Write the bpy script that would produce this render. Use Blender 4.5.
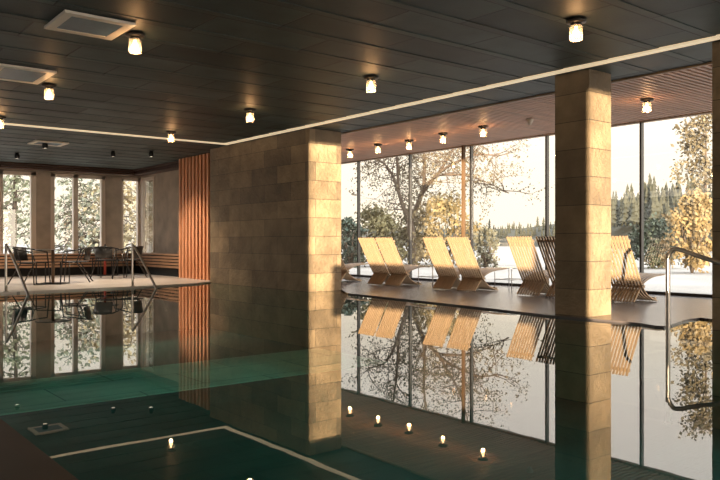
import bpy, bmesh, math, random
from mathutils import Vector, Matrix

R = random.Random(7)
C = bpy.context.scene.collection
SC = bpy.context.scene
for o in list(bpy.data.objects):
    bpy.data.objects.remove(o)

# ------------------------------------------------------------------ camera
FPX, YH, CAMZ = 736.0, 242.0, 0.9
YAW = math.atan(585 / 736)
SA, CA = math.sin(YAW), math.cos(YAW)
cam = bpy.data.cameras.new('camera')
cam.sensor_width = 36.0
cam.lens = FPX / 720 * 36
cam.shift_y = 2 / 720
cam.clip_end = 2000
camo = bpy.data.objects.new('camera', cam)
camo.location = (0, 0, CAMZ)
camo.rotation_euler = (math.pi / 2, 0, -YAW)
C.objects.link(camo)
SC.camera = camo

# ------------------------------------------------------------------ world, sun, exposure
W = bpy.data.worlds.new('sky')
SC.world = W
W.use_nodes = True
nt = W.node_tree
nt.nodes.clear()
wo = nt.nodes.new('ShaderNodeOutputWorld')
bg = nt.nodes.new('ShaderNodeBackground')
tc = nt.nodes.new('ShaderNodeTexCoord')
sx = nt.nodes.new('ShaderNodeSeparateXYZ')
rp = nt.nodes.new('ShaderNodeValToRGB')
nt.links.new(tc.outputs['Generated'], sx.inputs[0])
nt.links.new(sx.outputs['Z'], rp.inputs[0])
e = rp.color_ramp.elements
e[0].position, e[0].color = 0.0, (.78, .67, .53, 1)
e[1].position, e[1].color = 0.65, (2.3, 2.45, 2.6, 1)
for ps_, c_ in ((.12, (.82, .72, .59)), (.18, (1.0, .90, .79)), (.30, (1.36, 1.19, 1.10))):
    m_ = rp.color_ramp.elements.new(ps_)
    m_.color = (*c_, 1)
# warm glow added to the sky behind the camera to light the hall
dt = nt.nodes.new('ShaderNodeVectorMath')
dt.operation = 'DOT_PRODUCT'
dt.inputs[1].default_value = (0.25, -0.95, 0.15)
nt.links.new(tc.outputs['Generated'], dt.inputs[0])
gr = nt.nodes.new('ShaderNodeValToRGB')
gr.color_ramp.elements[0].position, gr.color_ramp.elements[0].color = 0.45, (0, 0, 0, 1)
gr.color_ramp.elements[1].position, gr.color_ramp.elements[1].color = 1.0, (2.6, 2.2, 1.7, 1)
nt.links.new(dt.outputs['Value'], gr.inputs[0])
ad = nt.nodes.new('ShaderNodeVectorMath')
nt.links.new(rp.outputs[0], ad.inputs[0])
nt.links.new(gr.outputs[0], ad.inputs[1])
nt.links.new(ad.outputs[0], bg.inputs[0])
bg.inputs[1].default_value = 1.75
nt.links.new(bg.outputs[0], wo.inputs[0])

AZ = math.radians(50)
EL = math.radians(0.6)
sun = bpy.data.lights.new('sun', 'SUN')
sun.energy = 17.0
sun.color = (1.0, 0.79, 0.53)
sun.angle = math.radians(0.4)
suno = bpy.data.objects.new('sun', sun)
sd = Vector((math.sin(AZ) * math.cos(EL), math.cos(AZ) * math.cos(EL), -math.sin(EL)))
suno.rotation_euler = sd.to_track_quat('-Z', 'Y').to_euler()
suno.location = (-8, -8, 6)
C.objects.link(suno)

SC.view_settings.view_transform = 'Standard'
SC.view_settings.look = 'None'
SC.view_settings.exposure = 0.15
SC.view_settings.gamma = 1.0
SC.view_settings.use_curve_mapping = False
cy = SC.cycles
cy.max_bounces = 10
cy.diffuse_bounces = 5
cy.glossy_bounces = 5
cy.transparent_max_bounces = 24
cy.caustics_reflective = False
cy.caustics_refractive = False
cy.sample_clamp_indirect = 6.0


# ------------------------------------------------------------------ helpers
def at(x, y, z=0.0):
    """ground point under a viewing direction, used once to survey the place"""
    d = (CAMZ - z) * FPX / (y - YH)
    r = (x - 360) / FPX * d
    return d * SA + r * CA, d * CA - r * SA


def along(x, d):
    r = (x - 360) / FPX * d
    return d * SA + r * CA, d * CA - r * SA


class MB:
    def __init__(s):
        s.v, s.f, s.sm = [], [], []

    def add(s, vs, fs, smooth=False):
        k = len(s.v)
        s.v += [tuple(p) for p in vs]
        s.f += [tuple(i + k for i in q) for q in fs]
        s.sm += [smooth] * len(fs)
        return s

    def box(s, x0, x1, y0, y1, z0, z1, M=None):
        vs = [Vector((x, y, z)) for x in (x0, x1) for y in (y0, y1) for z in (z0, z1)]
        if M:
            vs = [M @ p for p in vs]
        return s.add(vs, [(0, 1, 3, 2), (4, 6, 7, 5), (0, 4, 5, 1), (2, 3, 7, 6), (0, 2, 6, 4), (1, 5, 7, 3)])

    def quad(s, a, b, c, d):
        return s.add([a, b, c, d], [(0, 1, 2, 3)])

    def poly(s, pts):
        return s.add(pts, [tuple(range(len(pts)))])

    def tube(s, pts, rad, n=8, cap=True):
        pts = [Vector(p) for p in pts]
        rads = rad if isinstance(rad, (list, tuple)) else [rad] * len(pts)
        vs, fs = [], []
        up = None
        for i, p in enumerate(pts):
            t = (pts[min(i + 1, len(pts) - 1)] - pts[max(i - 1, 0)]).normalized()
            if up is None:
                up = Vector((0, 0, 1)) if abs(t.z) < 0.9 else Vector((1, 0, 0))
            u = t.cross(up)
            if u.length < 1e-5:
                u = t.orthogonal()
            u.normalize()
            w = u.cross(t).normalized()
            up = w
            for k in range(n):
                a = 2 * math.pi * k / n
                vs.append(p + (u * math.cos(a) + w * math.sin(a)) * rads[i])
        for i in range(len(pts) - 1):
            for k in range(n):
                fs.append((i * n + k, i * n + (k + 1) % n, (i + 1) * n + (k + 1) % n, (i + 1) * n + k))
        s.add(vs, fs, True)
        if cap:
            k = len(s.v) - len(vs)
            s.f += [tuple(k + j for j in range(n))[::-1], tuple(k + (len(pts) - 1) * n + j for j in range(n))]
            s.sm += [False, False]
        return s

    def lathe(s, prof, c=(0, 0, 0), n=20):
        vs, fs = [], []
        for r, z in prof:
            for k in range(n):
                a = 2 * math.pi * k / n
                vs.append((c[0] + r * math.cos(a), c[1] + r * math.sin(a), c[2] + z))
        for i in range(len(prof) - 1):
            for k in range(n):
                fs.append((i * n + k, i * n + (k + 1) % n, (i + 1) * n + (k + 1) % n, (i + 1) * n + k))
        return s.add(vs, fs, True)

    def ribbon(s, prof, y0, y1, th):
        """a plank that follows an (x, z) profile, th thick, from y0 to y1"""
        P = [Vector((p[0], p[1])) for p in prof]
        vs, fs = [], []
        for i, p in enumerate(P):
            t = (P[min(i + 1, len(P) - 1)] - P[max(i - 1, 0)]).normalized()
            nn = Vector((-t.y, t.x)) * (th / 2)
            for q in (p + nn, p - nn):
                vs += [(q.x, y0, q.y), (q.x, y1, q.y)]
        for i in range(len(P) - 1):
            a, b = i * 4, i * 4 + 4
            fs += [(a, a + 1, b + 1, b), (a + 2, b + 2, b + 3, a + 3), (a, b, b + 2, a + 2), (a + 1, a + 3, b + 3, b + 1)]
        k = (len(P) - 1) * 4
        fs += [(0, 2, 3, 1), (k, k + 1, k + 3, k + 2)]
        return s.add(vs, fs)

    def build(s, name, mat, parent=None, loc=None, rz=0.0, label=None):
        me = bpy.data.meshes.new(name)
        me.from_pydata(s.v, [], s.f)
        me.polygons.foreach_set('use_smooth', s.sm)
        bm = bmesh.new()
        bm.from_mesh(me)
        bmesh.ops.recalc_face_normals(bm, faces=bm.faces)
        bm.to_mesh(me)
        bm.free()
        me.materials.append(mat)
        o = bpy.data.objects.new(name, me)
        if loc:
            o.location = loc
        if rz:
            o.rotation_euler = (0, 0, rz)
        if parent:
            o.parent = parent
        if label:
            o['label'] = label
        C.objects.link(o)
        return o


def tag(o, label, cat, group=None, kind=None):
    o['label'] = label
    o['category'] = cat
    if group:
        o['group'] = group
    if kind:
        o['kind'] = kind
    return o


def thing(name, label, cat, loc=(0, 0, 0), rz=0.0, group=None):
    o = bpy.data.objects.new(name, None)
    o.empty_display_size = 0.1
    o.location = loc
    o.rotation_euler = (0, 0, rz)
    C.objects.link(o)
    return tag(o, label, cat, group)


def struct(o):
    o['kind'] = 'structure'
    return o


def dup(src, loc, rz=None, label=None, group=None):
    def cp(o, par):
        c = o.copy()
        C.objects.link(c)
        if par:
            c.parent = par
        for ch in list(o.children):
            cp(ch, c)
        return c
    c = cp(src, None)
    c.location = loc
    if rz is not None:
        c.rotation_euler = (0, 0, rz)
    if label:
        c['label'] = label
    if group:
        c['group'] = group
    return c


def smooth_path(pts, n=6):
    """Catmull-Rom through the given points"""
    P = [Vector(p) for p in pts]
    P = [P[0] * 2 - P[1]] + P + [P[-1] * 2 - P[-2]]
    out = []
    for i in range(1, len(P) - 2):
        for k in range(n):
            t = k / n
            a, b, c, d = P[i - 1], P[i], P[i + 1], P[i + 2]
            out.append(0.5 * ((2 * b) + (c - a) * t + (2 * a - 5 * b + 4 * c - d) * t * t + (3 * b - a - 3 * c + d) * t ** 3))
    out.append(P[-2])
    return out


# ------------------------------------------------------------------ materials
def mat(name, col, rough=0.5, metal=0.0, spec=None, noise=None, bump=None, emit=None, coat=None):
    """noise=(scale, amount): albedo mottling; bump=(scale, strength)"""
    m = bpy.data.materials.new(name)
    m.use_nodes = True
    n, l = m.node_tree.nodes, m.node_tree.links
    b = n['Principled BSDF']
    b.inputs['Base Color'].default_value = (*col, 1)
    b.inputs['Roughness'].default_value = rough
    b.inputs['Metallic'].default_value = metal
    if spec is not None:
        b.inputs['Specular IOR Level'].default_value = spec
    if coat is not None:
        b.inputs['Coat Weight'].default_value = coat
    t = n.new('ShaderNodeTexCoord')
    if noise:
        nz = n.new('ShaderNodeTexNoise')
        nz.inputs['Scale'].default_value = noise[0]
        nz.inputs['Detail'].default_value = 5
        mp = n.new('ShaderNodeMapping')
        if len(noise) > 2:
            mp.inputs['Scale'].default_value = noise[2]
        l.new(t.outputs['Object'], mp.inputs[0])
        l.new(mp.outputs[0], nz.inputs['Vector'])
        r = n.new('ShaderNodeValToRGB')
        a = noise[1]
        r.color_ramp.elements[0].position = 0.3
        r.color_ramp.elements[1].position = 0.7
        r.color_ramp.elements[0].color = (*[c * (1 - a) for c in col], 1)
        r.color_ramp.elements[1].color = (*[min(1, c * (1 + a)) for c in col], 1)
        l.new(nz.outputs['Fac'], r.inputs[0])
        l.new(r.outputs[0], b.inputs['Base Color'])
    if bump:
        nb = n.new('ShaderNodeTexNoise')
        nb.inputs['Scale'].default_value = bump[0]
        nb.inputs['Detail'].default_value = 6
        l.new(t.outputs['Object'], nb.inputs['Vector'])
        bp = n.new('ShaderNodeBump')
        bp.inputs['Strength'].default_value = bump[1]
        bp.inputs['Distance'].default_value = 0.02
        l.new(nb.outputs['Fac'], bp.inputs['Height'])
        l.new(bp.outputs[0], b.inputs['Normal'])
    if emit:
        b.inputs['Emission Color'].default_value = (*emit[0], 1)
        b.inputs['Emission Strength'].default_value = emit[1]
    return m


def tiled(name, c1, c2, mortar, w, h, msize, axes, rough=0.5, noise=None, bump=0.3, fine=None, offset=0.5, vary=0.5):
    """brick pattern in object space; axes 'wall' = (X+Y, Z), 'floor' = (X, Y), 'floory' = (Y, X)"""
    m = bpy.data.materials.new(name)
    m.use_nodes = True
    n, l = m.node_tree.nodes, m.node_tree.links
    b = n['Principled BSDF']
    b.inputs['Roughness'].default_value = rough
    t = n.new('ShaderNodeTexCoord')
    s = n.new('ShaderNodeSeparateXYZ')
    l.new(t.outputs['Object'], s.inputs[0])
    c = n.new('ShaderNodeCombineXYZ')
    if axes == 'wall':
        ad = n.new('ShaderNodeMath')
        l.new(s.outputs['X'], ad.inputs[0])
        l.new(s.outputs['Y'], ad.inputs[1])
        l.new(ad.outputs[0], c.inputs[0])
        l.new(s.outputs['Z'], c.inputs[1])
    elif axes == 'floor':
        l.new(s.outputs['X'], c.inputs[0])
        l.new(s.outputs['Y'], c.inputs[1])
    else:
        l.new(s.outputs['Y'], c.inputs[0])
        l.new(s.outputs['X'], c.inputs[1])
    k = n.new('ShaderNodeTexBrick')
    l.new(c.outputs[0], k.inputs['Vector'])
    k.inputs['Color1'].default_value = (*c1, 1)
    k.inputs['Color2'].default_value = (*c2, 1)
    k.inputs['Mortar'].default_value = (*mortar, 1)
    k.inputs['Scale'].default_value = 1.0
    k.inputs['Mortar Size'].default_value = msize
    k.inputs['Mortar Smooth'].default_value = 0.3
    k.inputs['Brick Width'].default_value = w
    k.inputs['Row Height'].default_value = h
    k.offset = offset
    k.inputs['Bias'].default_value = 0.0
    colour = k.outputs['Color']
    if noise:
        nz = n.new('ShaderNodeTexNoise')
        nz.inputs['Scale'].default_value = noise[0]
        nz.inputs['Detail'].default_value = 5
        l.new(t.outputs['Object'], nz.inputs['Vector'])
        r = n.new('ShaderNodeMapRange')
        r.inputs[1].default_value, r.inputs[2].default_value = 0.3, 0.7
        r.inputs[3].default_value, r.inputs[4].default_value = 1 - noise[1], 1 + noise[1]
        l.new(nz.outputs['Fac'], r.inputs[0])
        mx = n.new('ShaderNodeVectorMath')
        mx.operation = 'SCALE'
        l.new(colour, mx.inputs[0])
        l.new(r.outputs[0], mx.inputs['Scale'])
        colour = mx.outputs[0]
    l.new(colour, b.inputs['Base Color'])
    inv = n.new('ShaderNodeMath')
    inv.operation = 'SUBTRACT'
    inv.inputs[0].default_value = 1.0
    l.new(k.outputs['Fac'], inv.inputs[1])
    bp = n.new('ShaderNodeBump')
    bp.inputs['Strength'].default_value = bump
    bp.inputs['Distance'].default_value = 0.01
    l.new(inv.outputs[0], bp.inputs['Height'])
    last = bp
    if fine:
        nb = n.new('ShaderNodeTexNoise')
        nb.inputs['Scale'].default_value = fine[0]
        nb.inputs['Detail'].default_value = 4
        l.new(t.outputs['Object'], nb.inputs['Vector'])
        b2 = n.new('ShaderNodeBump')
        b2.inputs['Strength'].default_value = fine[1]
        b2.inputs['Distance'].default_value = 0.025
        l.new(nb.outputs['Fac'], b2.inputs['Height'])
        l.new(bp.outputs[0], b2.inputs['Normal'])
        last = b2
    l.new(last.outputs[0], b.inputs['Normal'])
    return m


def clear_mat(name, ior, tint, rough=0.0, bump=None):
    """a thin clear sheet: Fresnel reflection over a tinted see-through"""
    m = bpy.data.materials.new(name)
    m.use_nodes = True
    n, l = m.node_tree.nodes, m.node_tree.links
    n.clear()
    o = n.new('ShaderNodeOutputMaterial')
    mx = n.new('ShaderNodeMixShader')
    fr = n.new('ShaderNodeFresnel')
    ge = n.new('ShaderNodeNewGeometry')
    io = n.new('ShaderNodeMapRange')      # the same index from either side of the sheet
    io.inputs[3].default_value, io.inputs[4].default_value = ior, 1 / ior
    l.new(ge.outputs['Backfacing'], io.inputs[0])
    l.new(io.outputs[0], fr.inputs[0])
    tr = n.new('ShaderNodeBsdfTransparent')
    tr.inputs[0].default_value = (*tint, 1)
    gl = n.new('ShaderNodeBsdfGlossy')
    gl.inputs['Roughness'].default_value = rough
    gl.inputs['Color'].default_value = (.97, .965, .95, 1) if name == 'pool_water' else (1, 1, 1, 1)
    if bump:
        t = n.new('ShaderNodeTexCoord')
        mp = n.new('ShaderNodeMapping')
        mp.inputs['Scale'].default_value = bump[2]
        l.new(t.outputs['Object'], mp.inputs[0])
        nz = n.new('ShaderNodeTexNoise')
        nz.inputs['Scale'].default_value = bump[0]
        nz.inputs['Detail'].default_value = 2
        l.new(mp.outputs[0], nz.inputs['Vector'])
        bp = n.new('ShaderNodeBump')
        bp.inputs['Strength'].default_value = bump[1]
        bp.inputs['Distance'].default_value = 0.01
        l.new(nz.outputs['Fac'], bp.inputs['Height'])
        l.new(bp.outputs[0], gl.inputs['Normal'])
    l.new(fr.outputs[0], mx.inputs[0])
    l.new(tr.outputs[0], mx.inputs[1])
    l.new(gl.outputs[0], mx.inputs[2])
    l.new(mx.outputs[0], o.inputs[0])
    return m


M = {}
M['stone'] = tiled('stone_cladding', (.40, .29, .175), (.21, .155, .10), (.085, .065, .045), .95, .335, .004, 'wall',
                   rough=.55, noise=(3.0, .25), bump=.6, fine=(15, .9))
M['pillar'] = tiled('pillar_cladding', (.40, .29, .175), (.21, .155, .10), (.085, .065, .045), 4.0, .335, .004, 'wall',
                   rough=.55, noise=(3.0, .25), bump=.6, fine=(15, .9))
M['ceil'] = tiled('ceiling_panels', (.066, .096, .096), (.022, .033, .034), (.004, .005, .005), 1.25, .6, .010, 'floor',
                  rough=.55, noise=(2.0, .3), bump=.9, fine=(60, .12))
M['deck'] = tiled('slate_deck', (.115, .098, .098), (.09, .077, .078), (.03, .026, .024), 1.2, .6, .005, 'floory',
                  rough=.24, noise=(1.4, .3), bump=.25, fine=(18, .08))
M['nookfloor'] = tiled('grey_floor', (.48, .44, .41), (.43, .39, .365), (.22, .20, .19), 1.2, .6, .004, 'floor', rough=.35, noise=(1.5, .15))
M['darkdeck'] = tiled('dark_deck', (.034, .022, .017), (.026, .017, .014), (.01, .008, .006), 1.4, .5, .006, 'floory', rough=.5, noise=(2, .3))
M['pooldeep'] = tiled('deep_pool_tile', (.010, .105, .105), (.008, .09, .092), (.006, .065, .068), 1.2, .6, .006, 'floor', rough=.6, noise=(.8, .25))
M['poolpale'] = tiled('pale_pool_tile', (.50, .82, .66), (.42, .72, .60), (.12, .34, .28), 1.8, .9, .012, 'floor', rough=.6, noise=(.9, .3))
M['plaster'] = mat('grey_plaster', (.48, .40, .32), .75, noise=(2.2, .22), bump=(9, .15))
M['white'] = mat('white_wall', (.34, .31, .28), .7, noise=(1.5, .06))
M['blocker_dark'] = mat('blocker_dark', (.09, .08, .07), .8)
M['slatwood'] = mat('slat_wood', (.64, .41, .31), .5, noise=(3, .2, (.4, 6, 6)))
M['black'] = mat('black_void', (.012, .012, .012), .8)
M['frame'] = mat('pale_window_frame', (.78, .68, .58), .45)
M['mullion'] = mat('dark_mullion', (.018, .016, .015), .4)
M['copper'] = mat('copper_column', (.15, .09, .05), .4, noise=(3, .15))
M['redwood'] = mat('red_cedar', (.78, .36, .19), .45, noise=(4, .25, (6, 6, .5)))
M['benchwood'] = mat('bench_wood', (.42, .24, .14), .45, noise=(4, .25, (.6, .6, 6)))
M['cornice'] = mat('dark_cornice_wood', (.085, .045, .033), .5, noise=(4, .2, (.6, .6, 6)))
M['chairwood'] = mat('oak_slats', (.36, .245, .145), .45, noise=(5, .18, (.6, 6, .6)))
M['steel'] = mat('brushed_steel', (.46, .42, .38), .28, 1.0)
M['blackmetal'] = mat('black_metal', (.022, .022, .023), .28, .3, noise=(5, .1))
M['strip'] = mat('lit_strip', (.8, .68, .5), .5, emit=((1.0, .78, .50), .55))
M['trimwood'] = mat('pale_edge', (.42, .30, .21), .5)
M['panelwhite'] = mat('white_panel_frame', (.92, .84, .74), .45)
M['paneldark'] = mat('blue_grey_panel', (.055, .13, .21), .35, noise=(25, .15))
M['lampbase'] = mat('lamp_base', (.03, .022, .016), .4)
M['bulb'] = mat('glowing_bulb', (1, .8, .5), .5, emit=((1, .70, .36), 9.0))
M['jar'] = clear_mat('jar_glass', 1.5, (1.0, .93, .85), .02)
_n, _l = M['jar'].node_tree.nodes, M['jar'].node_tree.links
_t = _n.new('ShaderNodeBsdfTranslucent')
_t.inputs[0].default_value = (.95, .88, .78, 1)
_x = _n.new('ShaderNodeMixShader')
_x.inputs[0].default_value = .24
_o = [q for q in _n if q.type == 'OUTPUT_MATERIAL'][0]
_l.new(_o.inputs[0].links[0].from_socket, _x.inputs[1])
_l.new(_t.outputs[0], _x.inputs[2])
_l.new(_x.outputs[0], _o.inputs[0])
M['glass'] = clear_mat('window_glass', 1.95, (.94, .96, .95))
M['water'] = clear_mat('pool_water', 1.46, (.46, .86, .82), 0.0, bump=(1.6, .05, (1, 1, 1)))
M['terrace'] = mat('pale_terrace', (.25, .23, .21), .8, noise=(.6, .15))
M['bark'] = mat('bark', (.10, .07, .05), .85, noise=(4, .3))
M['lampwhite'] = mat('white_plastic', (.7, .64, .58), .4)
M['spotlens'] = mat('spot_lens', (1, .9, .8), .4, emit=((1, .88, .72), 3.0))
M['redpole'] = mat('red_lacquer', (.40, .05, .03), .35)


def leafmat(name, c):
    c = tuple(v * .62 for v in c)
    m = mat(name, c, .7, noise=(1.3, .45))
    return m


# ------------------------------------------------------------------ the setting
H = 2.94          # underside of the dark ceiling
XW = 7.5          # pool-side face of the tiled wall and the pillars
XG = 11.6         # glazing line
DZ = 0.02         # deck level above the water
YF = 20.6         # far wall of the nook
XL = -2.5         # window wall behind the camera's left
YB = -5.5         # wall behind the camera

# pool basin
pf = MB()
pf.box(.7, 9.5, -4.2, 8.75, -1.15, -1.0)
struct(pf.build('pool_floor', M['pooldeep']))
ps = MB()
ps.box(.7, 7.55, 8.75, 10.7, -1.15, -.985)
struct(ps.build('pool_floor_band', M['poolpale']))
pg = MB()
pg.box(7.55, 9.5, 8.75, 10.9, -1.15, -1.0)
pg.box(.7, 7.55, 10.7, 15.0, -1.15, -1.0)
struct(pg.build('pool_floor_far', M['pooldeep']))
pw = MB()
pw.box(.7, .86, -4.2, 15.0, -1.0, -.06)
pw.box(9.4, 9.5, -4.2, 10.9, -1.0, -.06)
pw.box(7.5, 9.4, 10.86, 10.9, -1.0, -.06)
pw.box(.86, 7.6, 14.85, 15.0, -1.0, -.06)
pw.box(.86, 9.4, -4.3, -4.2, -1.0, -.06)
struct(pw.build('pool_wall', M['pooldeep']))
wt = MB()
wt.poly([(.72, -4.2, 0), (9.4, -4.2, 0), (9.4, 10.86, 0), (7.56, 10.86, 0), (7.56, 14.8, 0), (.72, 14.8, 0)])
struct(wt.build('pool_water', M['water']))

# floors round the pool
dk = MB()
edge = [(8.19, 10.86)] + [at(x, y, DZ) for x, y in ((348, 293.2), (400, 298.5), (470, 306), (554, 315.5), (611, 320.3), (640, 323), (655, 325.5), (664, 326), (672, 324.3), (682, 320.8), (690, 318.8), (700, 317.6), (712, 319), (726, 321.5), (745, 325))] + [(8.5, 2.6), (8.7, 1.5), (8.7, YB)]
ring = edge + [(XG + .15, YB), (XG + .15, 10.86)]
n_ = len(ring)
dk.add([(px, py, DZ) for px, py in ring] + [(px, py, -.055) for px, py in ring],
       [tuple(range(n_)), tuple(range(2 * n_ - 1, n_ - 1, -1))] + [(i, (i + 1) % n_, n_ + (i + 1) % n_, n_ + i) for i in range(n_)])
dk.box(8.21, XG + .15, 10.86, YF, -.055, DZ)
struct(dk.build('floor_deck', M['deck']))
nf = MB()
ring = [(XL, 13.62), (3.0, 13.76), (6.0, 14.12), (7.0, 14.36), (7.52, 14.73), (8.3, 14.73), (8.3, YF), (XL, YF)]
n_ = len(ring)
nf.add([(px, py, .03) for px, py in ring] + [(px, py, -.055) for px, py in ring],
       [tuple(range(n_)), tuple(range(2 * n_ - 1, n_ - 1, -1))] + [(i, (i + 1) % n_, n_ + (i + 1) % n_, n_ + i) for i in range(n_)])
struct(nf.build('floor_nook', M['nookfloor']))
ld = MB()
ld.box(XL, .88, YB, 13.6, -.4, DZ)
ld.box(.88, 8.7, YB, -4.2, -.4, DZ)
struct(ld.build('floor', M['darkdeck']))

# stone wall and pillars
w = MB()
w.box(XW, 8.21, 10.89, 14.74, -1.0, H + .03)
struct(w.build('wall_stone', M['stone']))
for y0, y1 in ((5.10, 5.587), (3.17, 3.65)):
    p = MB()
    p.box(XW, XW + .448, y0, y1, -1.0, H + .03)
    struct(p.build('pillar', M['pillar']))

# dark panelled ceiling: rows of panels, each hung a little lower on its near edge
c = MB()
y = YB
while y < YF:
    y1 = min(y + .6, YF)
    x1 = 8.3
    c.quad((XL, y, H - .003), (x1, y, H - .003), (x1, y1, H + .003), (XL, y1, H + .003))
    c.quad((XL, y1, H + .003), (x1, y1, H + .003), (x1, y1, H - .003), (XL, y1, H - .003))
    y = y1
c.box(XL, 8.3, YB, YF, H + .03, H + .12)
struct(c.build('ceiling', M['ceil']))
# pale lit strip that runs above the pool's edges
s = MB()
s.box(7.27, 7.36, YB, 13.71, H - .024, H + .03)
s.box(XL, 7.27, 13.655, 13.71, H - .024, H + .03)
struct(s.build('trim_1', M['strip']))
# slatted ceiling over the loungers
sl = MB()
y = YB + .05
while y < YF - .1:
    sl.box(8.34, XG, y, y + .048, H + .02, H + .095)
    y += .092
struct(sl.build('ceiling_slats', M['slatwood']))
sb = MB()
sb.box(8.3, XG + .15, YB, YF, H + .10, H + .16)
struct(sb.build('ceiling_void', M['black']))
tr = MB()
tr.box(8.3, 8.335, YB, YF, H - .022, H + .10)
struct(tr.build('trim_2', M['trimwood']))
rf = MB()
rf.box(XL - .2, XG + .5, YB - .2, YF + .2, H + .2, H + .35)
struct(rf.build('roof', M['black']))

# glazing along the deck
gp = [YB, -.99, .97, 2.93, 4.89, 6.86, 8.83, 10.79, 12.72, 14.66, 16.6, 18.6, YF]
fr = MB()
for gy in gp:
    fr.box(XG - .03, XG + .05, gy - .018, gy + .018, DZ, H + .02)
fr.box(XG - .03, XG + .05, YB, YF, DZ, DZ + .05)
struct(fr.build('window_frame_deck', M['mullion']))
hd = MB()
hd.box(XG - .05, XG + .06, YB, YF, H + .0, H + .05)
struct(hd.build('trim_3', M['trimwood']))
for i in range(len(gp) - 1):
    g = MB()
    g.quad((XG, gp[i] + .02, DZ + .04), (XG, gp[i + 1] - .02, DZ + .04), (XG, gp[i + 1] - .02, H), (XG, gp[i] + .02, H))
    struct(g.build('window_%d' % (i + 1), M['glass']))
cc = MB()
cc.box(XG - .13, XG - .07, 10.89, 10.95, DZ, H + .02)
struct(cc.build('pillar_copper', M['copper']))

# nook: far wall with tall windows
zb, zt = .50, 2.74
far_open = [(3.2, 3.95), (4.62, 5.68), (6.0, 7.27 - .02), (7.72, 8.18)]
far_open = [(3.3, 4.0), (4.28, 5.66), (6.18, 7.62), (8.02, 8.45)]
# openings surveyed along the far wall
def onY(x, Y):
    u = (x - 360) / FPX
    return Y / (CA - u * SA) * (SA + u * CA)
A0, A1, B0, B1, C0 = onY(-40, YF), onY(36, YF), onY(50, YF), onY(105, YF), onY(121, YF)
C1 = 8.22
XS = 8.3
fw = MB()
fw.box(XL, A0 - .9, YF, YF + .25, -.05, H + .1)
fw.box(A0 - .9, A0, YF, YF + .25, -.05, zb)
fw.box(A0 - .9, XS + .03, YF, YF + .25, -.05, zb)
fw.box(A0 - .9, XS + .03, YF, YF + .25, zt, H + .1)
fw.box(A1, B0, YF - .06, YF + .25, zb, zt)
fw.box(B1, C0, YF - .06, YF + .25, zb, zt)
struct(fw.build('wall_far', M['plaster']))


def window(n, x0, x1, muls, fwid=.11):
    f = MB()
    f.box(x0, x0 + fwid, YF - .03, YF + .10, zb, zt)
    f.box(x1 - fwid, x1, YF - .03, YF + .10, zb, zt)
    f.box(x0, x1, YF - .03, YF + .10, zt - .09, zt)
    f.box(x0, x1, YF - .03, YF + .10, zb, zb + .09)
    for mx in muls:
        f.box(mx - .06, mx + .06, YF - .03, YF + .10, zb, zt)
    fo = struct(f.build('window_%d' % n, M['frame']))
    g = MB()
    g.quad((x0, YF + .04, zb), (x1, YF + .04, zb), (x1, YF + .04, zt), (x0, YF + .04, zt))
    g.build('pane', M['glass'], fo)


window(13, A0 - .9, A1, [onY(3, YF) - .06], .13)
window(14, B0, B1, [onY(75.5, YF)])
window(15, C0, C1 + .02, [], .06)
# side wall of the nook with its window at the corner
XS = 8.3
sw = MB()
sw.box(XS, XS + .22, 14.74, 19.72, -.05, H + .1)
sw.box(XS, XS + .22, 19.72, YF, -.05, zb)
sw.box(XS, XS + .22, 19.72, YF, zt, H + .1)
struct(sw.build('wall_side', M['plaster']))
f = MB()
f.box(XS - .02, XS + .03, 19.68, 19.74, zb, zt)
f.box(XS - .05, XS + .03, YF - .20, YF + .06, zb, zt)
f.box(XS - .02, XS + .03, 19.72, YF, zt - .09, zt)
f.box(XS - .02, XS + .03, 19.72, YF, zb, zb + .09)
fo = struct(f.build('window_16', M['frame']))
g = MB()
g.quad((XS + .01, 19.75, zb), (XS + .01, YF, zb), (XS + .01, YF, zt), (XS + .01, 19.75, zt))
g.build('pane', M['glass'], fo)
# cornice boards along the top of the nook walls
k = MB()
for i, (a, b, d) in enumerate(((2.80, 2.845, .30), (2.86, 2.90, .26), (2.905, 2.935, .36))):
    k.box(XL, XS - d, YF - d - .02, YF - .06, a, b)
    k.box(XS - d - .04, XS - .001, 16.95, YF - .06, a, b)
struct(k.build('trim_4', M['cornice']))

# upright cedar slats beside the stone wall
sp = thing('slat_screen', 'upright red cedar slat screen between the stone wall and nook bench', 'screen', (7.72, 15.0, .03))
b = MB()
b.box(.12, .16, -.2, 1.88, 0, H - .045)
b.build('backing', M['cornice'], sp)
for i in range(9):
    b = MB()
    yy = .27 + i * .184
    b.box(0, .12, yy, yy + .085, .0, H - .045)
    b.build('slat', M['redwood'], sp)

# unseen window wall and end wall: openings and piers shaped to steer the sun
lw = MB()
lw.box(XL - .25, XL, 2.50, 3.3, -.05, H + .1)
lw.box(XL - .25, XL, 3.3, YF, -.05, .45)
lw.box(XL - .25, XL, 3.3, YF, 2.83, H + .1)
for yy in (6.0, 9.0, 12.0, 15.0, 18.0, YF - .3):
    lw.box(XL - .25, XL, yy, yy + .3, .45, 2.83)
lw.box(XL - .25, XL, YB, -4.74, -.05, H + .1)
lw.box(XL - .25, XL, -3.29, -2.80, -.05, H + .1)  # pier added to keep the sun off the pillar's pool side
lw.box(XL - .25, XL, -2.80, 1.87, -.05, .62)
lw.box(XL - .25, XL, -4.74, -3.95, -.05, .54)
lw.box(XL - .25, XL, -4.74, 2.50, 2.83, H + .1)
struct(lw.build('wall_left', M['white']))
ew = MB()
ew.box(XL - .25, .5, YB - .25, YB, -.05, H + .1)
ew.box(2.9, 4.8, YB - .25, YB, -.05, H + .1)  # solid stretch added to dim the pool-side faces
ew.box(XL, XG, YB - .25, YB, 2.83, H + .1)
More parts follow.
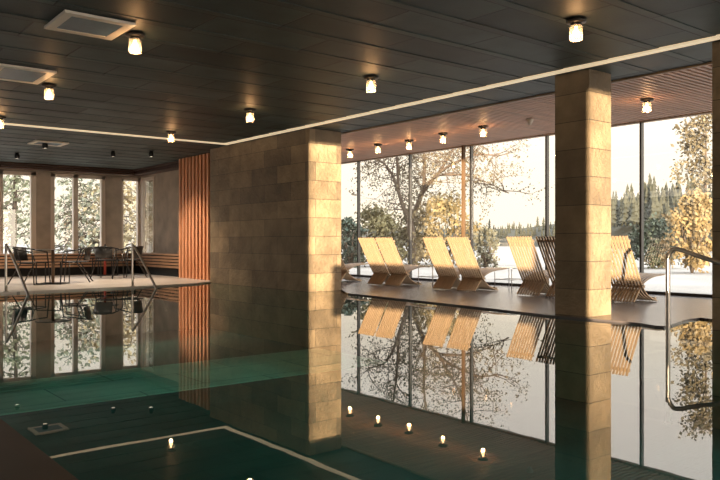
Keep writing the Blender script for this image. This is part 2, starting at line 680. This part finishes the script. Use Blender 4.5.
ew.box(XG - .4, XG + .2, YB - .25, YB, -.05, H + .1)
struct(ew.build('wall_back', M['white']))
nb = MB()  # unseen blocks added outside to hold back sun and west sky
nb.box(-12.4, -12.0, 11, 40, -.2, 3.2)
nb.box(-20, -12.0, -5.47, 11, -.2, 14)
struct(nb.build('wall_sun_block', M['blocker_dark']))
ga = MB()
ga.box(-60, XL - .25, -60, 60, -.2, -.1)
struct(ga.build('ground_garden', M['terrace']))
rw = MB()
rw.box(8.52, XG + .05, YF, YF + .2, -.05, H + .1)
struct(rw.build('wall_end', M['stone']))

# ------------------------------------------------------------------ outside
t = MB()
t.box(XG + .15, 34, -30, 60, -.12, -.03)
t.box(XL - 6, XG + .15, YF + .25, 60, -.12, -.03)
struct(t.build('ground', M['terrace']))
M['lake'] = mat('lake_water', (.16, .165, .165), .3)
lk = MB()
lk.quad((34, -200, -.35), (420, -200, -.35), (420, 420, -.35), (34, 420, -.35))
lk.quad((-200, 60, -.36), (34, 60, -.36), (34, 420, -.36), (-200, 420, -.36))
struct(lk.build('lake', M['lake']))
M['hill'] = mat('far_hill', (.028, .027, .016), .9, noise=(.05, .3))


def hill(name, pts, depth, base=-.5):
    """a ridge through (x, y, top) points, sloping away at front and back"""
    hb = MB()
    rows = [(-depth, base), (-depth * .5, .45), (0, 1.0), (depth, base)]
    n = len(pts)
    vs = []
    for off, k in rows:
        for (px, py, pz) in pts:
            dv = Vector((px, py, 0)).normalized()
            vs.append((px + dv.x * off, py + dv.y * off, pz * k if k > 0 else base))
    fs = []
    for r in range(len(rows) - 1):
        for i in range(n - 1):
            fs.append((r * n + i, r * n + i + 1, (r + 1) * n + i + 1, (r + 1) * n + i))
    hb.add(vs, fs, True)
    return struct(hb.build(name, M['hill']))


ridge = []
for x, y, d in ((240, 232, 290), (330, 228, 280), (440, 225, 260), (520, 224, 240), (560, 218, 210), (600, 198, 180), (640, 189, 165), (690, 187, 160), (740, 187, 160), (800, 190, 165)):
    px, py = along(x, d)
    ridge.append((px, py, CAMZ + (YH - y) / FPX * d - 1.5))
hill('hill', ridge, 34)


def conifer(h, r):
    b = MB()
    b.tube([(0, 0, 0), (0, 0, h * .3)], r * .12, 5)
    n = 9
    for k in range(6):
        z0 = h * (.10 + .145 * k)
        rr = r * (1 - k / 6.6)
        vs = []
        for j in range(n):
            a = 2 * math.pi * j / n + k
            q = rr * R.uniform(.65, 1.15)
            vs.append((q * math.cos(a), q * math.sin(a), z0 + R.uniform(-.03, .03) * h))
        vs.append((0, 0, min(h, z0 + h * .27)))
        b.add(vs, [(j, (j + 1) % n, n) for j in range(n)])
    return b


M['conifer'] = leafmat('conifer_green', (.066, .064, .036))
cons = [conifer(1.0, .2).build('conifer', M['conifer']) for _ in range(3)]
glab = 'small dark conifer on the wooded ridge across the lake'
first = [True] * 3
n = 0
for i in range(240):
    x = 430 + 330 * ((i * .6180339) % 1.0) if i < 150 else R.uniform(575, 730)
    seg = [(440, 225, 260), (520, 224, 240), (560, 218, 210), (600, 198, 180), (640, 189, 165), (690, 187, 160), (760, 187, 160)]
    d = 240
    for a, b in zip(seg, seg[1:]):
        if a[0] <= x <= b[0]:
            q = (x - a[0]) / (b[0] - a[0])
            d = a[2] + (b[2] - a[2]) * q
            yy = a[1] + (b[1] - a[1]) * q
    if x < 440:
        d, yy = 262, 225
    front = R.uniform(0, 1)
    dd = d - 30 * front
    px, py = along(x, dd)
    ztop = CAMZ + (YH - yy) / FPX * d - 1.5
    zg = ztop * (1 - .55 * min(1, front * 1.7)) - .8
    hgt = R.uniform(3.8, 6.5) * (1.0 if x > 580 else .75)
    k = i % 3
    o = cons[k] if first[k] else cons[k].copy()
    if not first[k]:
        C.objects.link(o)
    first[k] = False
    o.location = (px, py, zg)
    o.scale = (hgt, hgt, hgt)
    o.rotation_euler = (0, 0, R.uniform(0, 6))
    tag(o, glab, 'tree', 'conifers on the ridge across the lake')


def leaves(b, centres, n, size, spread, flat=1.0):
    for _ in range(n):
        c0 = R.choice(centres)
        p = Vector(c0) + Vector((R.gauss(0, spread), R.gauss(0, spread), R.gauss(0, spread * flat)))
        u = Vector((R.gauss(0, 1), R.gauss(0, 1), R.gauss(0, 1))).normalized()
        v = u.orthogonal().normalized()
        q = u.cross(v)
        s_ = size * R.uniform(.6, 1.4)
        b.add([p + v * s_, p + q * s_ * .55, p - v * s_, p - q * s_ * .55], [(0, 1, 2, 3)])


def branch(b, p, d, length, rad, depth, ends, droop=0.0):
    pts, rr = [p], [rad]
    n = 4
    for i in range(n):
        d = (d + Vector((R.gauss(0, .22), R.gauss(0, .22), R.gauss(0, .16) - droop))).normalized()
        p = p + d * length / n
        pts.append(p)
        rr.append(rad * (1 - .6 * (i + 1) / n))
    b.tube(pts, rr, 5)
    if depth == 0:
        ends.append(pts[-1])
        ends.append(pts[-2])
        return
    for i in range(1, n + 1):
        for _ in range(1 if i < n else 2):
            nd = (d + Vector((R.gauss(0, .7), R.gauss(0, .7), R.gauss(0.05, .5)))).normalized()
            branch(b, pts[i], nd, length * R.uniform(.5, .75), rr[i] * .65, depth - 1, ends, droop)


LU = Vector((CA, -SA, 0))      # across the view
LD = Vector((SA, CA, 0))       # away from the view


def big_tree():
    d = 30.0
    bx, by = along(412, d)
    px = d / FPX
    root = thing('autumn_tree', 'large spreading autumn tree with thin leaves outside the deck glazing', 'tree', (bx, by, -.05))
    b = MB()
    ends = []

    def P(x, y, dep=0.0):
        return LU * ((x - 412) * px) + LD * dep + Vector((0, 0, CAMZ + .05 + (YH - y) * px))
    mains = [([(412, 268, 0), (412, 240, 0), (410, 222, 0)], .17, .14),
             ([(410, 224, 0), (403, 205, .2), (398, 188, .4), (392, 172, .6), (383, 160, .9), (368, 154, 1.2)], .10, .03),
             ([(399, 190, .4), (398, 168, .3), (396, 145, .1), (392, 118, 0), (388, 90, .2)], .07, .02),
             ([(410, 224, 0), (417, 205, -.2), (424, 190, -.4), (438, 174, -.7), (455, 164, -1), (474, 158, -1.2), (492, 160, -1.4)], .11, .025),
             ([(423, 192, -.4), (424, 165, -.2), (424, 138, 0), (428, 105, .2), (430, 80, .3)], .08, .02),
             ([(436, 176, -.7), (452, 150, -.4), (462, 128, 0), (470, 100, .2)], .06, .02),
             ([(440, 176, -.7), (462, 178, -1.2), (482, 186, -1.5), (500, 196, -1.8)], .05, .015)]
    for pts, r0, r1 in mains:
        q = smooth_path([P(*p) for p in pts], 4)
        b.tube(q, [r0 + (r1 - r0) * i / (len(q) - 1) for i in range(len(q))], 6)
        if r0 < .15:
            for i in range(2, len(q)):
                for _ in range(2 if i % 2 else 1):
                    dr = (LU * R.gauss(0, .8) + LD * R.gauss(0, .6) + Vector((0, 0, R.gauss(.25, .6)))).normalized()
                    branch(b, q[i], dr, R.uniform(.7, 1.3), .022, 1, ends)
    b.build('trunk', M['bark'], root)
    lf = MB()
    leaves(lf, ends, 8000, .05, .17)
    lf.build('foliage', leafmat('tree_leaves', (.20, .155, .085)), root)


big_tree()


def bush(x, d, wpx, y_top, name, label, col, n=1400, size=.09, cat='bush', group=None, y_bot=None):
    bx, by = along(x, d)
    px = d / FPX
    h = CAMZ + (YH - y_top) * px + .03
    root = thing(name, label, cat, (bx, by, -.03), 0, group)
    b = MB()
    ends = []
    w = wpx * px / 2
    for i in range(7):
        a = 2 * math.pi * i / 7
        q = Vector((math.cos(a) * w * .55, math.sin(a) * w * .5, h * R.uniform(.45, .8)))
        b.tube([(0, 0, 0), q * .5 + Vector((0, 0, .1)), q], [.04, .03, .012], 5)
    b.build('stem', M['bark'], root)
    cs = []
    for i in range(60):
        a = R.uniform(0, 2 * math.pi)
        t_ = R.random() ** .6
        zz = R.uniform(.1, .96)
        rr = w * math.sqrt(max(.05, 1 - (zz * 1.0) ** 3)) * t_
        cs.append((rr * math.cos(a), rr * math.sin(a) * .8, h * zz))
    lf = MB()
    leaves(lf, cs, n, size, min(w, h) * .13)
    lf.build('foliage', leafmat(name + '_leaf', col), root)
    return root


bush(350, 27, 34, 218, 'evergreen_shrub', 'dark blue-green shrub beyond the glass next to the stone wall end', (.055, .085, .06), 1500, .08)
bush(378, 28, 60, 210, 'olive_bush', 'olive bush left of the big tree trunk outside', (.22, .19, .085), 2200, .08)
bush(446, 28, 76, 200, 'golden_bush', 'golden brown bush right of the big tree trunk outside', (.30, .22, .10), 2600, .08)
bush(414, 31, 60, 214, 'brown_bush', 'brownish bush directly behind the big tree trunk', (.20, .165, .085), 2000, .08)
bush(486, 24, 34, 228, 'grey_bush', 'small pale grey-green bush seen between the lounger pairs', (.24, .22, .15), 900, .06)
bush(652, 26, 60, 222, 'green_bush', 'dark green bush behind the lounger right of the pillar', (.07, .09, .05), 1800, .08)
bush(692, 22, 58, 194, 'tall_golden_bush', 'tall golden hedge-like bush behind the near handrail', (.40, .28, .13), 3600, .075)
bush(585, 26, 60, 224, 'amber_bush', 'amber bush mostly hidden behind the free-standing pillar', (.30, .2, .09), 1500, .08)


def slim_tree(bx, by, h, w, label, col, n, name='birch_tree', low=.1, size=.085):
    root = thing(name, label, 'tree', (bx, by, -.03))
    b = MB()
    ends = []
    q = [(0, 0, 0), (R.uniform(-.1, .1), R.uniform(-.1, .1), h * .4), (R.uniform(-.2, .2), R.uniform(-.2, .2), h * .97)]
    q = smooth_path(q, 8)
    b.tube(q, [.11 * (1 - .85 * i / (len(q) - 1)) for i in range(len(q))], 6)
    for i, p in enumerate(q):
        if p.z < h * low or i == 0:
            continue
        for _ in range(4):
            a = R.uniform(0, 2 * math.pi)
            k = w * (1 - .65 * p.z / h)
            branch(b, p, Vector((math.cos(a), math.sin(a), R.uniform(.1, .6))).normalized(), k * R.uniform(.5, 1), .02, 1, ends, .12)
    b.build('trunk', M['bark'], root)
    lf = MB()
    leaves(lf, ends, n, size, .2)
    lf.build('foliage', leafmat(name + '_leaf', col), root)


slim_tree(6.1, 26.0, 7.5, 1.0, 'green tree outside the left edge window of the nook', (.42, .44, .28), 2000)
slim_tree(8.3, 26.6, 3.1, 1.8, 'grey-green tree outside the left pane of the double window', (.50, .52, .38), 1500, low=.03)
slim_tree(9.45, 26.0, 3.3, 1.7, 'pale autumn tree outside the right pane of the double window', (.75, .62, .38), 1500, low=.03)
slim_tree(11.3, 27.5, 8.5, 2.0, 'golden tree outside the corner windows of the nook', (.85, .66, .36), 2300)
px_, py_ = along(706, 30)
slim_tree(px_, py_, 7.0, 1.5, 'golden birch rising above the tall hedge at the right', (.20, .16, .095), 2400, low=.45)


# ------------------------------------------------------------------ slatted loungers
def lounger(label):
    t = thing('sun_lounger', label, 'lounger', (0, 0, 0), 0, 'slatted wooden loungers facing the glass')
    back = smooth_path([(-.225, .965, 0), (-.02, .585, 0), (.16, .272, 0), (.26, .150, 0), (.40, .065, 0), (.58, .016, 0)], 4)
    seat = smooth_path([(0, .016, 0), (.10, .135, 0), (.20, .245, 0), (.34, .325, 0), (.55, .375, 0), (.84, .395, 0)], 4)
    b, s_ = MB(), MB()
    for i in range(10):
        y0 = .003 + i * .0525
        b.ribbon([(p[0], p[1]) for p in back], y0, y0 + .027, .021)
    for i in range(9):
        y0 = .0292 + i * .0525
        s_.ribbon([(p[0], p[1]) for p in seat], y0, y0 + .026, .021)
    b.build('backrest', M['chairwood'], t)
    s_.build('seat', M['chairwood'], t)
    for (x, z) in ((-.168, .895), (.215, .235), (.52, .050)):
        q = MB()
        q.box(x - .012, x + .026, .004, .502, z - .018, z + .018)
        q.build('crossbar', M['chairwood'], t)
    return t


XC = 9.62
spots = [(5.77, 'lounger just right of the free-standing pillar, the right one of its pair'),
         (6.36, 'lounger hidden behind the free-standing pillar, seen mirrored in the glass'),
         (6.86, 'lounger partly covered by the left side of the free-standing pillar'),
         (7.46, 'lounger standing clear just left of the pillar, left one of its pair'),
         (8.82, 'right lounger of the second pair counted from the stone wall'),
         (9.43, 'left lounger of the second pair counted from the stone wall'),
         (10.82, 'right lounger of the pair nearest the stone wall'),
         (11.38, 'left lounger of the pair nearest the stone wall'),
         (12.76, 'single lounger half hidden behind the end of the stone wall')]
L0 = None
for y, lab in spots:
    lab = 'slatted oak ' + lab
    if L0 is None:
        L0 = lounger(lab)
        L0.location = (XC, y, DZ)
    else:
        dup(L0, (XC + R.uniform(-.02, .02), y, DZ), 0, lab)


# low rod tables between the pairs
def side_table(label):
    t = thing('side_table', label, 'side table', (0, 0, 0), 0, 'low wire side tables')
    for x in (-.2, .2):
        for y in (-.2, .2):
            q = MB()
            q.tube([(x, y, 0), (x, y, .40)], .008, 6)
            q.build('leg', M['steel'], t)
    q = MB()
    for z in (.19, .40):
        q.tube([(-.2, -.2, z), (.2, -.2, z)], .007, 6)
        q.tube([(-.2, .2, z), (.2, .2, z)], .007, 6)
        q.tube([(-.2, -.2, z), (-.2, .2, z)], .007, 6)
        q.tube([(.2, -.2, z), (.2, .2, z)], .007, 6)
    q.build('frame', M['steel'], t)
    q = MB()
    q.box(-.21, .21, -.21, .21, .407, .415)
    q.build('table_top', M['glass'], t)
    return t


x_, y_ = at(511.7, 290.5, DZ)
st = side_table('low wire-framed glass side table between the pillar loungers and second pair')
st.location = (x_ + .2, y_ + .2, DZ)
x_, y_ = at(432.5, 287, DZ)
dup(st, (x_ + .2, y_ + .2, DZ), 0, 'low wire-framed glass side table beside the pair nearest the stone wall')


# ------------------------------------------------------------------ nook furniture
def armchair(label):
    t = thing('armchair', label, 'chair', (0, 0, 0), 0, 'black metal armchairs in the nook')
    # faces +X
    q = MB()
    q.box(-.22, .23, -.22, .22, .435, .455)
    q.build('seat', M['blackmetal'], t)
    q = MB()
    pts = [(.24 * -math.cos(a) - .02, .27 * math.sin(a)) for a in [math.radians(v) for v in range(-52, 53, 13)]]
    for (xa, ya), (xb, yb) in zip(pts, pts[1:]):
        q.add([(xa, ya, .48), (xb, yb, .48), (xb - .05, yb, .76), (xa - .05, ya, .76), (xa + .012, ya, .48), (xb + .012, yb, .48), (xb - .038, yb, .76), (xa - .038, ya, .76)],
              [(0, 1, 2, 3), (4, 7, 6, 5), (3, 2, 6, 7), (0, 4, 5, 1)], True)
    q.build('backrest', M['blackmetal'], t)
    q = MB()
    arc = [(.29 * -math.cos(a) - .02, .29 * math.sin(a), .70 + .06 * max(0, math.cos(a))) for a in [math.radians(v) for v in range(-90, 91, 15)]]
    q.tube([(.24, -.27, .66)] + arc + [(.24, .27, .66)], .014, 8)
    q.build('arm_rail', M['blackmetal'], t)
    for sy in (-1, 1):
        q = MB()
        q.tube([(.24, sy * .27, .66), (.30, sy * .29, 0)], .013, 8)
        q.build('leg', M['blackmetal'], t)
        q = MB()
        q.tube([(-.12, sy * .27, .72), (-.02, sy * .25, .44), (-.30, sy * .27, 0)], .013, 8)
        q.build('leg', M['blackmetal'], t)
    q = MB()
    q.tube([(.255, -.272, .43), (-.03, -.25, .43), (-.03, .25, .43), (.255, .272, .43)], .011, 6)
    q.build('seat_frame', M['blackmetal'], t)
    return t


def bistro_table(label, poleM, pole_label):
    t = thing('bistro_table', label, 'table', (0, 0, 0))
    q = MB()
    q.lathe([(0, .70), (.34, .70), (.345, .707), (.34, .715), (0, .715)], n=28)
    q.build('table_top', M['blackmetal'], t)
    q = MB()
    q.tube([(0, 0, .02), (0, 0, .70)], .032, 12)
    q.build('pedestal', poleM, t, label=pole_label)
    q = MB()
    for sx_ in (-1, 1):
        q.tube([(sx_ * .25, -.22, .46), (sx_ * .25, -.22, .013), (sx_ * .25, .22, .013), (sx_ * .25, .22, .46)], .013, 6)
    q.tube([(-.25, -.22, .013), (.25, -.22, .013)], .013, 6)
    q.tube([(-.25, .22, .013), (.25, .22, .013)], .013, 6)
    q.tube([(-.25, 0, .013), (.25, 0, .013)], .013, 6)
    q.tube([(-.25, -.22, .46), (.25, -.22, .46)], .013, 6)
    q.build('base', M['blackmetal'], t)
    return t


NZ = .03
x1, y1 = at(53, 284, NZ)
tb = bistro_table('black bistro table with copper pedestal between two armchairs at the left', M['copper'], 'copper pedestal')
tb.location = (x1, y1, NZ)
tb.rotation_euler = (0, 0, -YAW)
x2, y2 = at(105, 275.5, NZ)
tb2 = bistro_table('black bistro table with red pedestal behind the armchair seen from the back', M['redpole'], 'red pedestal')
tb2.location = (x2, y2, NZ)
ca = armchair('black metal armchair at the far left, left of the copper pedestal table')
px_, py_ = at(29, 284, NZ)
ca.location = (px_, py_, NZ)
ca.rotation_euler = (0, 0, -YAW - .15)
px_, py_ = at(77, 282, NZ)
dup(ca, (px_, py_, NZ), math.pi - YAW + .25, 'black metal armchair right of the copper pedestal table, facing it')
px_, py_ = at(107, 278.6, NZ)
dup(ca, (px_, py_, NZ), math.pi / 2 - YAW - .1, 'black armchair seen from the back in front of the red pedestal table')
px_, py_ = at(130, 278, NZ)
dup(ca, (px_, py_, NZ), math.pi - YAW - .3, 'black metal armchair behind the second pool handrail')
ct = MB()
ct.lathe([(0, 0), (.035, 0), (.035, .05), (.014, .07), (.014, .10), (0, .10)], n=14)
o = ct.build('candle_holder', M['blackmetal'])
o.location = (x2, y2, NZ + .715)
tag(o, 'tiny dark candle holder on the table with the red pedestal', 'candle holder')

# slatted benches
bt = thing('bench', 'long slatted wooden bench under the far nook windows', 'bench', (0, 19.75, NZ))
q = MB()
q.box(XL + .05, 7.74, 0, .78, .53, .565)
q.build('seat', M['benchwood'], bt)
for i in range(4):
    q = MB()
    z = .215 + i * .078
    q.box(XL + .05, 7.74, 0, .03, z, z + .052)
    q.build('slat', M['benchwood'], bt)
q = MB()
q.box(XL + .05, 7.74, .12, .78, 0, .53)  # black colour stands in for the shade under the bench
q.build('dark_void', M['black'], bt)
bs = thing('bench', 'short slatted wooden bench along the plaster side wall up to the cedar screen', 'bench', (7.78, 0, NZ))
q = MB()
q.box(0, .50, 16.95, 20.5, .53, .565)
q.build('seat', M['benchwood'], bs)
for i in range(4):
    q = MB()
    z = .215 + i * .078
    q.box(0, .03, 16.95, 19.72, z, z + .052)
    q.build('slat', M['benchwood'], bs)
q = MB()
q.box(.10, .50, 16.95, 20.5, 0, .53)  # shaded hollow under the seat, put in as a black box
q.build('dark_void', M['black'], bs)


# ------------------------------------------------------------------ stainless pool rails
def rail(label, px, py, z0, top, pts2, dir2):
    t = thing('pool_handrail', label, 'handrail', (px, py, z0), 0, 'stainless pool handrails')
    q = MB()
    arc = smooth_path([(0, 0, 0), (0, 0, top - .20), (0, 0, top - .10), Vector(dir2) * .035 + Vector((0, 0, top - .025)), Vector(dir2) * .11 + Vector((0, 0, top))] + [Vector(p) for p in pts2], 5)
    q.tube(arc, .023, 12)
    q.build('tube', M['steel'], t)
    q = MB()
    q.lathe([(.02, 0), (.045, 0), (.045, .01), (.02, .014)], n=16)
    q.build('foot_ring', M['steel'], t)
    return t


x_, y_ = at(668, 328, 0)
rail('large stainless pool handrail at the near right deck edge', x_, y_, -1.0, 1.825, [(0, -.38, 1.74), (0, -1.0, 1.56), (0, -1.9, 1.22), (0, -2.6, .7)], (0, -1, 0))
x_, y_ = at(6, 295.5, NZ)
x_, _ = along(6, 13.90 / (CA - (6 - 360) / FPX * SA))
rail('stainless pool handrail beside the armchair at the far left', x_, 13.90, NZ, .80, [(.10, -.30, .45), (.21, -.70, -.10), (.28, -.95, -.45)], (.08, -.25, 0))
x_, y_ = at(132.5, 290, NZ)
xx, yy = along(132.5, 14.12 / (CA - (132.5 - 360) / FPX * SA))
rail('stainless pool handrail left of the cedar slat screen', xx, 14.12, NZ, .80, [(.13, -.25, .45), (.27, -.60, -.10), (.35, -.80, -.45)], (.1, -.2, 0))


# ------------------------------------------------------------------ ceiling lamps, panels and spots
def jar_lamp(name, label, group):
    t = thing(name, label, 'ceiling lamp', (0, 0, 0), 0, group)
    q = MB()
    q.lathe([(0, -.03), (.085, -.028), (.09, -.018), (.09, 0), (0, 0)], n=24)
    q.lathe([(0, -.055), (.05, -.055), (.05, -.03), (0, -.03)], n=20)
    q.build('base', M['lampbase'], t)
    q = MB()
    q.lathe([(.048, -.045), (.058, -.06), (.060, -.16), (.055, -.185), (0, -.19)], n=20)
    q.build('glass_jar', M['jar'], t)
    q = MB()
    q.lathe([(0, -.055), (.014, -.06), (.016, -.085), (.030, -.11), (.031, -.128), (.018, -.148), (0, -.152)], n=14)
    q.build('bulb', M['bulb'], t)
    l = bpy.data.lights.new('lamp_glow', 'POINT')
    l.energy = 4.6
    l.color = (1.0, .55, .24)
    l.shadow_soft_size = .03
    lo = bpy.data.objects.new('lamp_glow', l)
    lo.location = (0, 0, -.17)
    lo.parent = t
    C.objects.link(lo)
    return t


LAMPS = [((135, 33), 'beside the near white-framed ceiling panel'),
         ((49, 84), 'beside the second white-framed ceiling panel'),
         ((250, 109), 'in front of the stone wall'),
         ((171, 131), 'touching the pale strip near the cedar screen'),
         ((371, 76), 'in the middle of the hall'),
         ((576, 19), 'above the free-standing pillar at the top edge'),
         ((0, 116), 'cut by the left edge of the picture')]
j0 = None
for (x, y), lab in LAMPS:
    px, py = at(x, y, H)
    lab = 'glowing jar lamp on the dark ceiling ' + lab
    if j0 is None:
        j0 = jar_lamp('ceiling_lamp', lab, 'jar lamps on the dark ceiling')
        j0.location = (px, py, H - .01)
    else:
        dup(j0, (px, py, H - .01), 0, lab)
SLAT = [((350, 149), 'first and nearest the stone wall end'), ((378, 144), 'second from the stone wall end'), ((409, 140), 'third from the stone wall end'),
        ((443, 133), 'fourth from the stone wall end'), ((483, 126), 'fifth from the stone wall end'), ((0, 0), 'hidden behind the free-standing pillar'), ((647, 99), 'alone right of the free-standing pillar')]
for (x, y), lab in SLAT:
    if x == 0:
        continue
    px, py = at(x, y, H + .02)
    dup(j0, (px, py, H + .02), 0, 'glowing jar lamp on the slatted ceiling, ' + lab, 'jar lamps on the slatted ceiling')
px, py = at(530, 119, H + .02)
q = MB()
q.lathe([(0, -.10), (.022, -.095), (.045, -.05), (.06, -.02), (.06, 0), (0, 0)], n=18)
o = q.build('smoke_detector', M['lampwhite'])
o.location = (px, py, H + .02)
tag(o, 'small pale cone-shaped detector on the slatted ceiling left of the pillar', 'detector')


def panel(label, c0, c1):
    (xa, ya), (xb, yb) = c0, c1
    t = thing('ceiling_panel', label, 'ceiling panel', ((xa + xb) / 2, (ya + yb) / 2, H - .01), 0, 'white-framed ceiling panels')
    w_, h_ = (xb - xa) / 2, (yb - ya) / 2
    q = MB()
    f_ = .085
    q.box(-w_, w_, -h_, -h_ + f_, -.025, 0)
    q.box(-w_, w_, h_ - f_, h_, -.025, 0)
    q.box(-w_, -w_ + f_, -h_ + f_, h_ - f_, -.025, 0)
    q.box(w_ - f_, w_, -h_ + f_, h_ - f_, -.025, 0)
    q.build('frame', M['panelwhite'], t)
    q = MB()
    q.box(-w_ + f_, w_ - f_, -h_ + f_, h_ - f_, -.02, 0)
    q.build('screen', M['paneldark'], t)
    return t


panel('large white-framed ceiling panel with dark blue centre at the top left', (1.98, 6.63), (2.62, 7.27))
panel('white-framed ceiling panel cut by the left edge of the picture', (1.98, 9.08), (2.62, 9.90))
panel('flat pale ceiling panel in the nook beyond the lit strip', (4.05, 15.45), (4.70, 16.05))

SP = [((45, 142), 'just in front of the pale nook panel'), ((17, 153), 'near the left edge above the edge window'), ((113, 151), 'above the corner window'), ((151, 151), 'close to the cedar slat screen')]
s0 = None
for (x, y), lab in SP:
    px, py = at(x, y, H)
    lab = 'small black ceiling spotlight ' + lab
    if s0 is None:
        s0 = thing('ceiling_spotlight', lab, 'spotlight', (px, py, H), 0, 'black spotlights in the nook ceiling')
        q = MB()
        q.lathe([(0, 0), (.04, 0), (.04, -.03), (.055, -.035), (.055, -.13), (.045, -.13), (.045, -.12), (0, -.12)], n=18)
        q.build('body', M['blackmetal'], s0)
        q = MB()
        q.lathe([(0, -.124), (.043, -.124)], n=18)
        q.build('lens', M['spotlens'], s0)
        l = bpy.data.lights.new('spot_glow', 'SPOT')
        l.energy = 240
        l.color = (1.0, .78, .55)
        l.spot_size = math.radians(115)
        l.spot_blend = .6
        l.shadow_soft_size = .04
        lo = bpy.data.objects.new('spot_glow', l)
        lo.location = (0, 0, -.135)
        lo.parent = s0
        C.objects.link(lo)
    else:
        dup(s0, (px, py, H), 0, lab)
